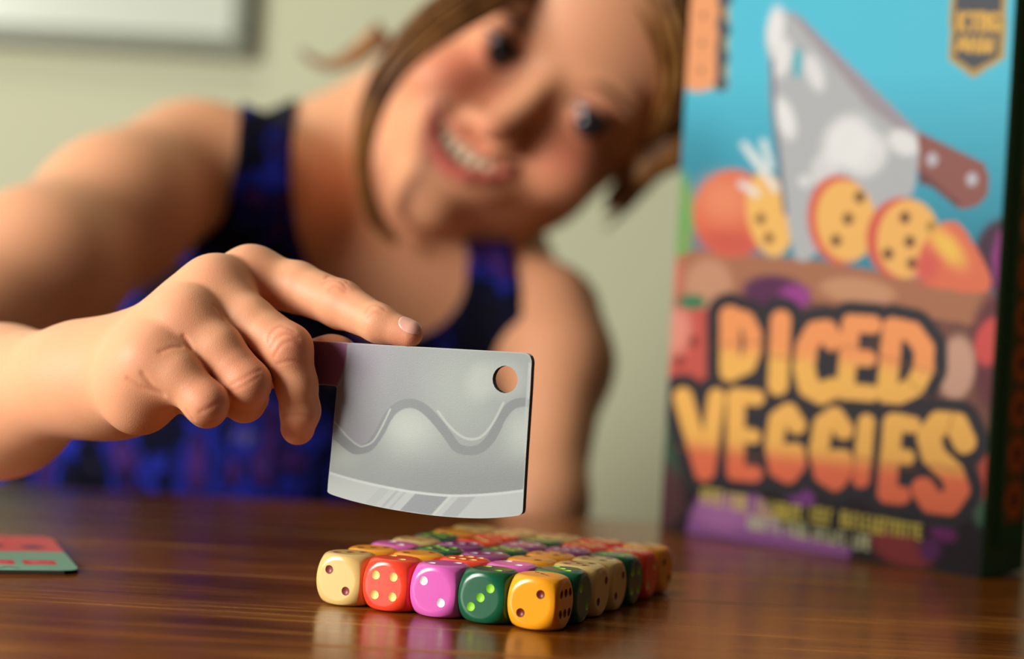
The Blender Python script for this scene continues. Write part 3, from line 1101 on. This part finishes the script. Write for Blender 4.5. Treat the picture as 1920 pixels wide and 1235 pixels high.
def head_field(P):
    """P in head millimetres"""
    P = P.copy()
    P[:, 0] += skew(P[:, 1])
    s = np.abs(P[:, 0])
    M = np.c_[s, P[:, 1:]]
    d = ellipsoid(P, (0, 38, -82), (69, 72, 86))
    d = smin(d, ellipsoid(P, (0, 40, -48), (60, 50, 48)), 20)
    d = smin(d, ellipsoid(P, (0, -25, -56), (57, 68, 56)), 20)
    d = smin(d, round_cone(M, (44, -50, -62), (0, -80, -18), 15, 15), 18)
    d = smin(d, ellipsoid(P, (0, -83, -11), (17, 14, 14)), 12)
    d = smin(d, ellipsoid(M, (34, -31, -22), (22, 19, 21)), 12)
    d = smin(d, ellipsoid(P, (0, -52, -14), (30, 20, 19)), 12)
    d = smin(d, ellipsoid(M, (25, 15, -8), (20, 7, 8)), 9)
    d = smax(d, -ellipsoid(M, (27, -1, 8), (15, 8.5, 10)), 8)
    d = smin(d, np.linalg.norm(M - np.array([27, 0, -10]), axis=1) - 12.6, 3)
    d = smin(d, round_cone(P, (0, 2, -4), (0, -33, 13), 6, 8.2), 7)
    d = smin(d, np.linalg.norm(M - np.array([9.5, -36, 6]), axis=1) - 6.3, 4)
    d = smax(d, -ellipsoid(M, (5, -42, 10), (3, 3.5, 4)), 2)
    # eye slit
    ue = M[:, 1] + 0.0 - 2.2 * (1 - ((s - 27) / 13) ** 2)
    slit = np.maximum(np.abs(ue + 2) - 1.4 * np.clip(1 - ((s - 27) / 12.5) ** 2, 0, 1), np.abs(s - 27) - 12)
    d = smax(d, -np.maximum(slit, -(P[:, 2] + 6)), 1.2)
    # smiling mouth
    um = -54 + (s / 27) ** 2 * 11
    mo = np.maximum(np.abs(P[:, 1] - um) - 5.4 * np.clip(1 - (s / 27.5) ** 2, 0, 1), s - 27)
    d = smax(d, -np.maximum(mo, -(P[:, 2] + 12)), 1.5)
    # lips
    for du, rr in ((-8.4, 3.6), (7.0, 1.8)):
        pl = [(x, -54 + (x / 27) ** 2 * 11 + du * (1 - (x / 27) ** 2), 6 - (x / 27) ** 2 * 9) for x in (0, 9, 17, 24)]
        for a, b in zip(pl[:-1], pl[1:]):
            d = smin(d, round_cone(M, a, b, rr * (1 - .5 * (a[0] / 27) ** 2), rr * (1 - .5 * (b[0] / 27) ** 2)), 2.5)
    # ears
    ear = ellipsoid(M, (69, -8, -84), (6, 29, 17))
    ear = smax(ear, -ellipsoid(M, (75, -6, -80), (5, 20, 10)), 3)
    d = smin(d, ear, 5)
    return d


NECK = [J(868, 165, 1.145, 152), J(672, 395, 1.14, 150)]
SHR, SHL = at(350, 305, 1.05), at(1030, 600, 1.10)
NB = at(640, 360, 1.145)
CHEST, WAIST, PELV = at(690, 640, 1.17), at(520, 820, 1.17), at(170, 975, 1.17)
UARM = [J(352, 305, 1.05, 118), J(215, 398, .985, 132), J(60, 520, .915, 148), J(-290, 785, .80, 145)]
LARM = [J(1035, 590, 1.09, 92), J(1048, 680, 1.07, 90), J(1015, 950, 1.0, 74), J(960, 1180, .99, 70)]


def torso_field(P):
    d = round_cone(P, SHR + np.array([.035, .01, -.012]), NB, .036, .036)
    d = smin(d, round_cone(P, SHL + np.array([-.03, .015, -.005]), NB, .034, .036), .03)
    d = smin(d, ellipsoid(P, at(690, 560, 1.165), (.11, .078, .105)), .05)
    d = smin(d, round_cone(P, CHEST, WAIST, .088, .084), .05)
    d = smin(d, round_cone(P, WAIST, PELV, .084, .115), .05)
    d = smin(d, round_cone(P, at(470, 430, 1.14), at(330, 640, 1.14), .045, .06), .04)
    return d


def body_field(P):
    d = torso_field(P)
    d = smin(d, round_cone(P, NECK[0][0], NECK[1][0], NECK[0][1], NECK[1][1]), .035)
    d = smin(d, chain(P, UARM, .02), .03)
    d = smin(d, chain(P, LARM, .02), .03)
    d = smin(d, chain(P, FORE[3:], .01), .02)
    far = np.linalg.norm(P - hp(0, 10, -60), axis=1) - .205
    m_ = far < 0.05
    if m_.any():
        hd = np.full(len(P), 1.0)
        hd[m_] = head_field((P[m_] - E0) @ HB.T / HS) * HS
        d = np.where(m_, smin(d, hd, .012), d)
    return d


person = thing('person', 'smiling fair-haired child in a blue patterned tank top, leaning in and holding the cleaver', 'person', (0, 1.16, -0.08))


def local(V):
    return V - np.array(person.location)


# skin
m_skin = mat('skin', (226, 165, 130), 0.52, 0.36)
b_ = m_skin.node_tree.nodes['Principled BSDF']
b_.inputs['Subsurface Weight'].default_value = 0.55
b_.inputs['Subsurface Radius'].default_value = (1.0, 0.32, 0.16)
b_.inputs['Subsurface Scale'].default_value = 0.0028
attr_color(m_skin, 'skin_tone')
n_, l_, b_ = nodes(m_skin)
tc = n_.new('ShaderNodeTexCoord')
vo = n_.new('ShaderNodeTexVoronoi')
vo.inputs['Scale'].default_value = 1500
vo.feature = 'DISTANCE_TO_EDGE'
l_.new(tc.outputs['Object'], vo.inputs['Vector'])
bump(m_skin, vo.outputs['Distance'], 0.22, 0.00035)

Vb, Qb = surface_nets(body_field, (-.42, .76, -.16), (.22, 1.36, .35), .0022)
Vh, Qh = surface_nets(hand_field, (-.245, .565, -.01), (-.028, .765, .14), .00055)
skin = lin((228, 164, 124))
red = lin((218, 118, 92))
lip = lin((198, 88, 88))
dk = lin((150, 78, 58))


def blend(C, w_, c):
    w_ = np.clip(w_, 0, 1)[:, None]
    return C * (1 - w_) + c * w_


Cb = np.tile(skin, (len(Vb), 1))
Hm = (Vb - E0) @ HB.T / HS
Hm[:, 0] += skew(Hm[:, 1])
s_ = np.abs(Hm[:, 0])
ball = lambda H, c, r: np.exp(-((H - np.array(c)) ** 2).sum(1) / r ** 2)
Hs = np.c_[s_, Hm[:, 1:]]
Cb = blend(Cb, ball(Hs, (34, -21, -2), 20) * .7, red)
Cb = blend(Cb, ball(Hm, (0, -36, 18), 12) * .4, red)
um = -54 + (s_ / 27) ** 2 * 11
lipd = np.abs(np.abs(Hm[:, 1] - um + 1.4) - 7.2 * np.clip(1 - (s_ / 27) ** 2, 0, 1)) + np.maximum(s_ - 24, 0)
Cb = blend(Cb, np.where(Hm[:, 1] < um, .85, .35) * sstep(5, 2.5, lipd) * (Hm[:, 2] > -6) * (s_ < 30), lip)
Cb = blend(Cb, (np.abs(Hm[:, 1] - um) < 6) * (s_ < 25) * (Hm[:, 2] < 1) * (Hm[:, 2] > -30), lin((96, 30, 30)))
Cb = blend(Cb, sstep(6, 3, np.linalg.norm(Hs - np.array([27, 3, 2]), axis=1) - 9) * .35, dk)  # socket shade put into the skin colour around the eyes
Ch = np.tile(skin, (len(Vh), 1))
dmin = lambda c, r: np.exp(-((Vh - c) ** 2).sum(1) / r ** 2)
for js in (IDX, MID, RNG, PNK):
    for k in (0, 2):
        Ch = blend(Ch, dmin(js[k][0] + np.array([0, -.006, .004]), .008) * (.15 if k == 0 else .25), red)
    Ch = blend(Ch, dmin(js[-1][0], .006) * .55, red)
for pl, dep, wid in CREASE:
    m_ = near_line(Vh, pl, .002)
    Ch[m_] = blend(Ch[m_], np.exp(-(path_dist(Vh[m_], pl) / .0007) ** 2) * .25, red)
body = mesh_obj('body', local(np.r_[Vb, Vh]), np.r_[Qb, Qh + len(Vb)], m_skin, person, True, np.r_[Cb, Ch], 'skin_tone')

# nail of the pointing finger
tipc = IDX[-1][0]
nd = IDX[-1][0] - IDX[-2][0]
nd /= np.linalg.norm(nd)
nn = np.array([.22, -.66, .72]); nn -= nd * (nn @ nd); nn /= np.linalg.norm(nn)
NBs = np.stack([nd, np.cross(nn, nd), nn])
nc = tipc + nn * IDX[-1][1] * 0.95 + nd * .0012
nail_f = lambda P: np.maximum(chain(P, IDX, .0022) - .00035, ellipsoid(P, nc, (.0048, .0034, .0024), NBs))
Vn, Qn = surface_nets(nail_f, nc - .007, nc + .007, .0003)
m_nail = mat('nail', (236, 176, 156), 0.22, 0.5, sss=.2)
fn_ = mesh_obj('fingernail', local(Vn), Qn, m_nail, person)

# face parts
m_eye = mat('eye_white', (176, 166, 170), 0.12, 0.5)
m_iris = mat('iris', (36, 34, 40), 0.08, 0.5)
m_hair = mat('blond_hair', (186, 132, 70), 0.42, 0.4)
n_, l_, b_ = nodes(m_hair)
l_.new(ramp(m_hair, noise(m_hair, 55, 4, stretch=(1, 1, 1)), [(0.3, (96, 58, 26)), (0.55, (152, 102, 50)), (0.75, (204, 154, 88))]), b_.inputs['Base Color'])
m_brow = mat('brow_hair', (120, 78, 46), 0.6)
m_lash = mat('lash', (34, 20, 16), 0.6)
m_teeth = mat('teeth', (216, 194, 164), 0.2, 0.5, sss=.2)


def lathe_sphere(c, r, n=20):
    V, Fc = [], []
    for a in range(n + 1):
        th = math.pi * a / n
        for b in range(2 * n):
            ph = math.pi * b / n
            V.append((c[0] + r * math.sin(th) * math.cos(ph), c[1] + r * math.sin(th) * math.sin(ph), c[2] + r * math.cos(th)))
    for a in range(n):
        for b in range(2 * n):
            Fc.append((a * 2 * n + b, (a + 1) * 2 * n + b, (a + 1) * 2 * n + (b + 1) % (2 * n), a * 2 * n + (b + 1) % (2 * n)))
    return np.array(V), Fc


def headpts(V):
    V = np.array(V, float)
    V[:, 0] -= skew(V[:, 1])
    return local(E0 + V @ HB * HS)


def tube(path, radii, n=8):
    path = np.asarray(path, float)
    V, Fc = [], []
    T = np.gradient(path, axis=0)
    ref = np.array([.3, .8, .5])
    for p, t, r in zip(path, T, radii):
        t = t / (np.linalg.norm(t) + 1e-12)
        a = np.cross(t, ref); a /= np.linalg.norm(a)
        b = np.cross(t, a)
        V += [p + r * (a * math.cos(2 * math.pi * k / n) + b * math.sin(2 * math.pi * k / n)) for k in range(n)]
    m_ = len(path)
    for i in range(m_ - 1):
        for k in range(n):
            Fc.append((i * n + k, i * n + (k + 1) % n, (i + 1) * n + (k + 1) % n, (i + 1) * n + k))
    Fc.append(tuple(range(n)))
    Fc.append(tuple((m_ - 1) * n + k for k in range(n))[::-1])
    return np.array(V), Fc


for sx in (-1, 1):
    V, Fc = lathe_sphere((27 * sx, 0, -10), 11.9)
    ey_ = mesh_obj('eye', headpts(V), Fc, m_eye, person)
    V, Fc = lathe_sphere((27 * sx + 1.5, -3.0, -4.4), 8.3, 12)
    mesh_obj('iris', headpts(V), Fc, m_iris, ey_)
    pa = [(27 * sx + x, 2.4 - .016 * x * x + .02 * x * sx, 2.6 - .03 * x * x) for x in np.linspace(-12, 12, 13)]
    V, Fc = tube(pa, 1.5 * np.sin(np.linspace(.35, 2.8, 13)))
    mesh_obj('eyelashes', headpts(V), Fc, m_lash, person)
    pa = [(26 * sx + x, 14.5 - .012 * x * x, 1.5 - .018 * x * x) for x in np.linspace(-17, 17, 13)]
    V, Fc = tube(pa, 2.0 * np.sin(np.linspace(.4, 2.74, 13)))
    mesh_obj('eyebrow', headpts(V), Fc, m_brow, person)
# upper teeth, one by one
tooth_n = 0
for k in range(-4, 4):
    x = (k + .5) * 5.6
    u_ = -51.5 + (x / 27) ** 2 * 11
    f_ = 1.5 - (x / 27) ** 2 * 9
    V, Fc = lathe_sphere((0, 0, 0), 1, 8)
    V = np.sign(V) * np.abs(V) ** .7 * np.array([2.9, 5.8 if abs(k + .5) < 2 else 4.4, 2.2]) + np.array([x, u_, f_])
    mesh_obj('tooth', headpts(V), Fc, m_teeth, person)

# ---- hair
def hair_field(P):
    H_ = (P - E0) @ HB.T / HS
    d = ellipsoid(H_, (0, 40, -86), (76, 79, 92))
    fr = np.maximum(H_[:, 2] + 34 - np.maximum(H_[:, 1] - 62, 0) * 1.1, -(H_[:, 1] + 70))
    d = smax(d, H_[:, 2] + 34 - np.maximum(H_[:, 1] - 48, 0) * 1.4 - np.maximum(H_[:, 0] - 30, 0) * .35, 6)
    d = smax(d, -(H_[:, 1] + 22 + (H_[:, 2] + 90) * .2), 8)
    d = smax(d, -ellipsoid(H_, (-74, -8, -84), (16, 30, 20)), 4)
    d = smin(d, round_cone(H_, (50, 66, -26), (67, 14, -38), 12, 11), 8)
    d = smin(d, round_cone(H_, (67, 14, -38), (62, -26, -44), 11, 5), 8)
    az = np.arctan2(H_[:, 2] + 84, H_[:, 0] + 14)
    d = d + .9 * np.sin(az * 34 + 2.2 * np.sin(az * 7) + H_[:, 1] * .03) * sstep(118, 95, H_[:, 1])
    return d * HS


V, Q = surface_nets(hair_field, hp(0, 30, -70) - .175, hp(0, 30, -70) + .175, .003, 1)
mesh_obj('hair', local(V), Q, m_hair, person)


def strand(name, pts_, n=7, spread=1.0):
    pp = np.array(smooth_pts([(a, b, c) for a, b, c, r in pts_], 6))
    rr = np.interp(np.linspace(0, len(pts_) - 1, len(pp)), range(len(pts_)), [p[3] for p in pts_])
    Vs, Fs = [], []
    base = 0
    for k in range(n):
        o = (k - (n - 1) / 2) / n * 1.7 * spread
        ph = rng.random() * 6
        path = []
        for a, (px, py, Y) in enumerate(pp):
            t0, t1 = pp[max(a - 1, 0)], pp[min(a + 1, len(pp) - 1)]
            tx, ty = t1[0] - t0[0], t1[1] - t0[1]
            L = math.hypot(tx, ty) + 1e-9
            path.append(at(px - ty / L * o * rr[a] + 2 * math.sin(ph + a * .4), py + tx / L * o * rr[a], Y + .004 * math.sin(k * 2.1)))
        V, Fc = tube(path, rr / n * 1.5 * np.array(pp[:, 2]) / F_PX * np.where(np.arange(len(pp)) < len(pp) - 1, 1, .3))
        Vs.append(V); Fs += [tuple(base + i for i in f) for f in Fc]
        base += len(V)
    return mesh_obj(name, local(np.concatenate(Vs)), Fs, m_hair, person)


strand('hair_lock', [(1185, -190, 1.115, 26), (1100, -135, 1.065, 50), (1010, -70, 1.04, 60), (920, -20, 1.02, 52), (830, 35, 1.01, 46), (752, 105, 1.01, 38), (704, 180, 1.015, 28), (684, 260, 1.02, 22), (683, 340, 1.03, 19), (702, 405, 1.045, 16), (745, 455, 1.06, 10)], 9)
strand('hair_lock', [(720, 60, 1.17, 26), (660, 108, 1.18, 17), (615, 122, 1.185, 11), (585, 112, 1.19, 7), (565, 92, 1.195, 4)], 5)
strand('hair_lock', [(1120, -195, 1.10, 30), (1150, -120, 1.045, 54), (1220, -20, 1.035, 52), (1258, 80, 1.035, 42), (1262, 170, 1.045, 30), (1238, 240, 1.06, 16), (1205, 300, 1.085, 6)], 9)
strand('hair_lock', [(1225, 230, 1.09, 12), (1228, 300, 1.10, 7), (1195, 370, 1.11, 5), (1130, 430, 1.12, 3)], 3)

# ---- tank top
TOP = [(470, 110), (452, 200), (440, 300), (424, 400), (392, 440), (330, 480), (200, 540), (60, 640), (-300, 860), (-400, 1400), (1000, 1400),
       (992, 760), (984, 620), (968, 500), (940, 400), (872, 400), (876, 500), (858, 575), (800, 625), (700, 640), (625, 580), (572, 480), (550, 390), (546, 300), (556, 200), (568, 110)]
TOP = smooth_pts(TOP, 4)


def project(P):
    d = P - CAM
    z = d @ _fw
    return 960 + F_PX * (d @ _r2) / z, 617.5 - F_PX * (d @ _u2) / z


def cloth_field(P):
    d = torso_field(P)
    d = smin(d, round_cone(P, NECK[0][0], NECK[1][0], NECK[0][1], NECK[1][1]), .035)
    d = smin(d, chain(P, UARM[:2], .02), .03)
    d = smin(d, chain(P, LARM[:2], .02), .03) - .0028
    x, y = project(P)
    edge_ = line_dist(x, y, TOP + TOP[:1]) / F_PX * 1.05
    return np.maximum(d, np.where(poly_inside(x, y, TOP), -edge_, edge_))


V, Q = surface_nets(cloth_field, (-.40, .97, -.16), (.13, 1.22, .27), .003, 1)
m_top = mat('patterned_cloth', (30, 30, 90), 0.8, 0.1)
n_, l_, b_ = nodes(m_top)
f1 = noise(m_top, 31, 4, stretch=(1.2, 1, .62))
f2 = noise(m_top, 48, 3, rough=.5, stretch=(1, 1, .6))
c1 = ramp(m_top, f1, [(0.36, (6, 6, 20)), (0.51, (9, 10, 40)), (0.55, (34, 45, 165)), (0.585, (9, 9, 34)), (0.66, (74, 38, 116)), (0.75, (18, 44, 84))])
c2 = ramp(m_top, f2, [(0.68, (0, 0, 0)), (0.76, (255, 255, 255))])
mxn = n_.new('ShaderNodeMixRGB')
l_.new(c2, mxn.inputs[0]); l_.new(c1, mxn.inputs[1])
mxn.inputs[2].default_value = rgba((112, 98, 120))
l_.new(mxn.outputs[0], b_.inputs['Base Color'])
mesh_obj('tank_top', local(V), Q, m_top, person)
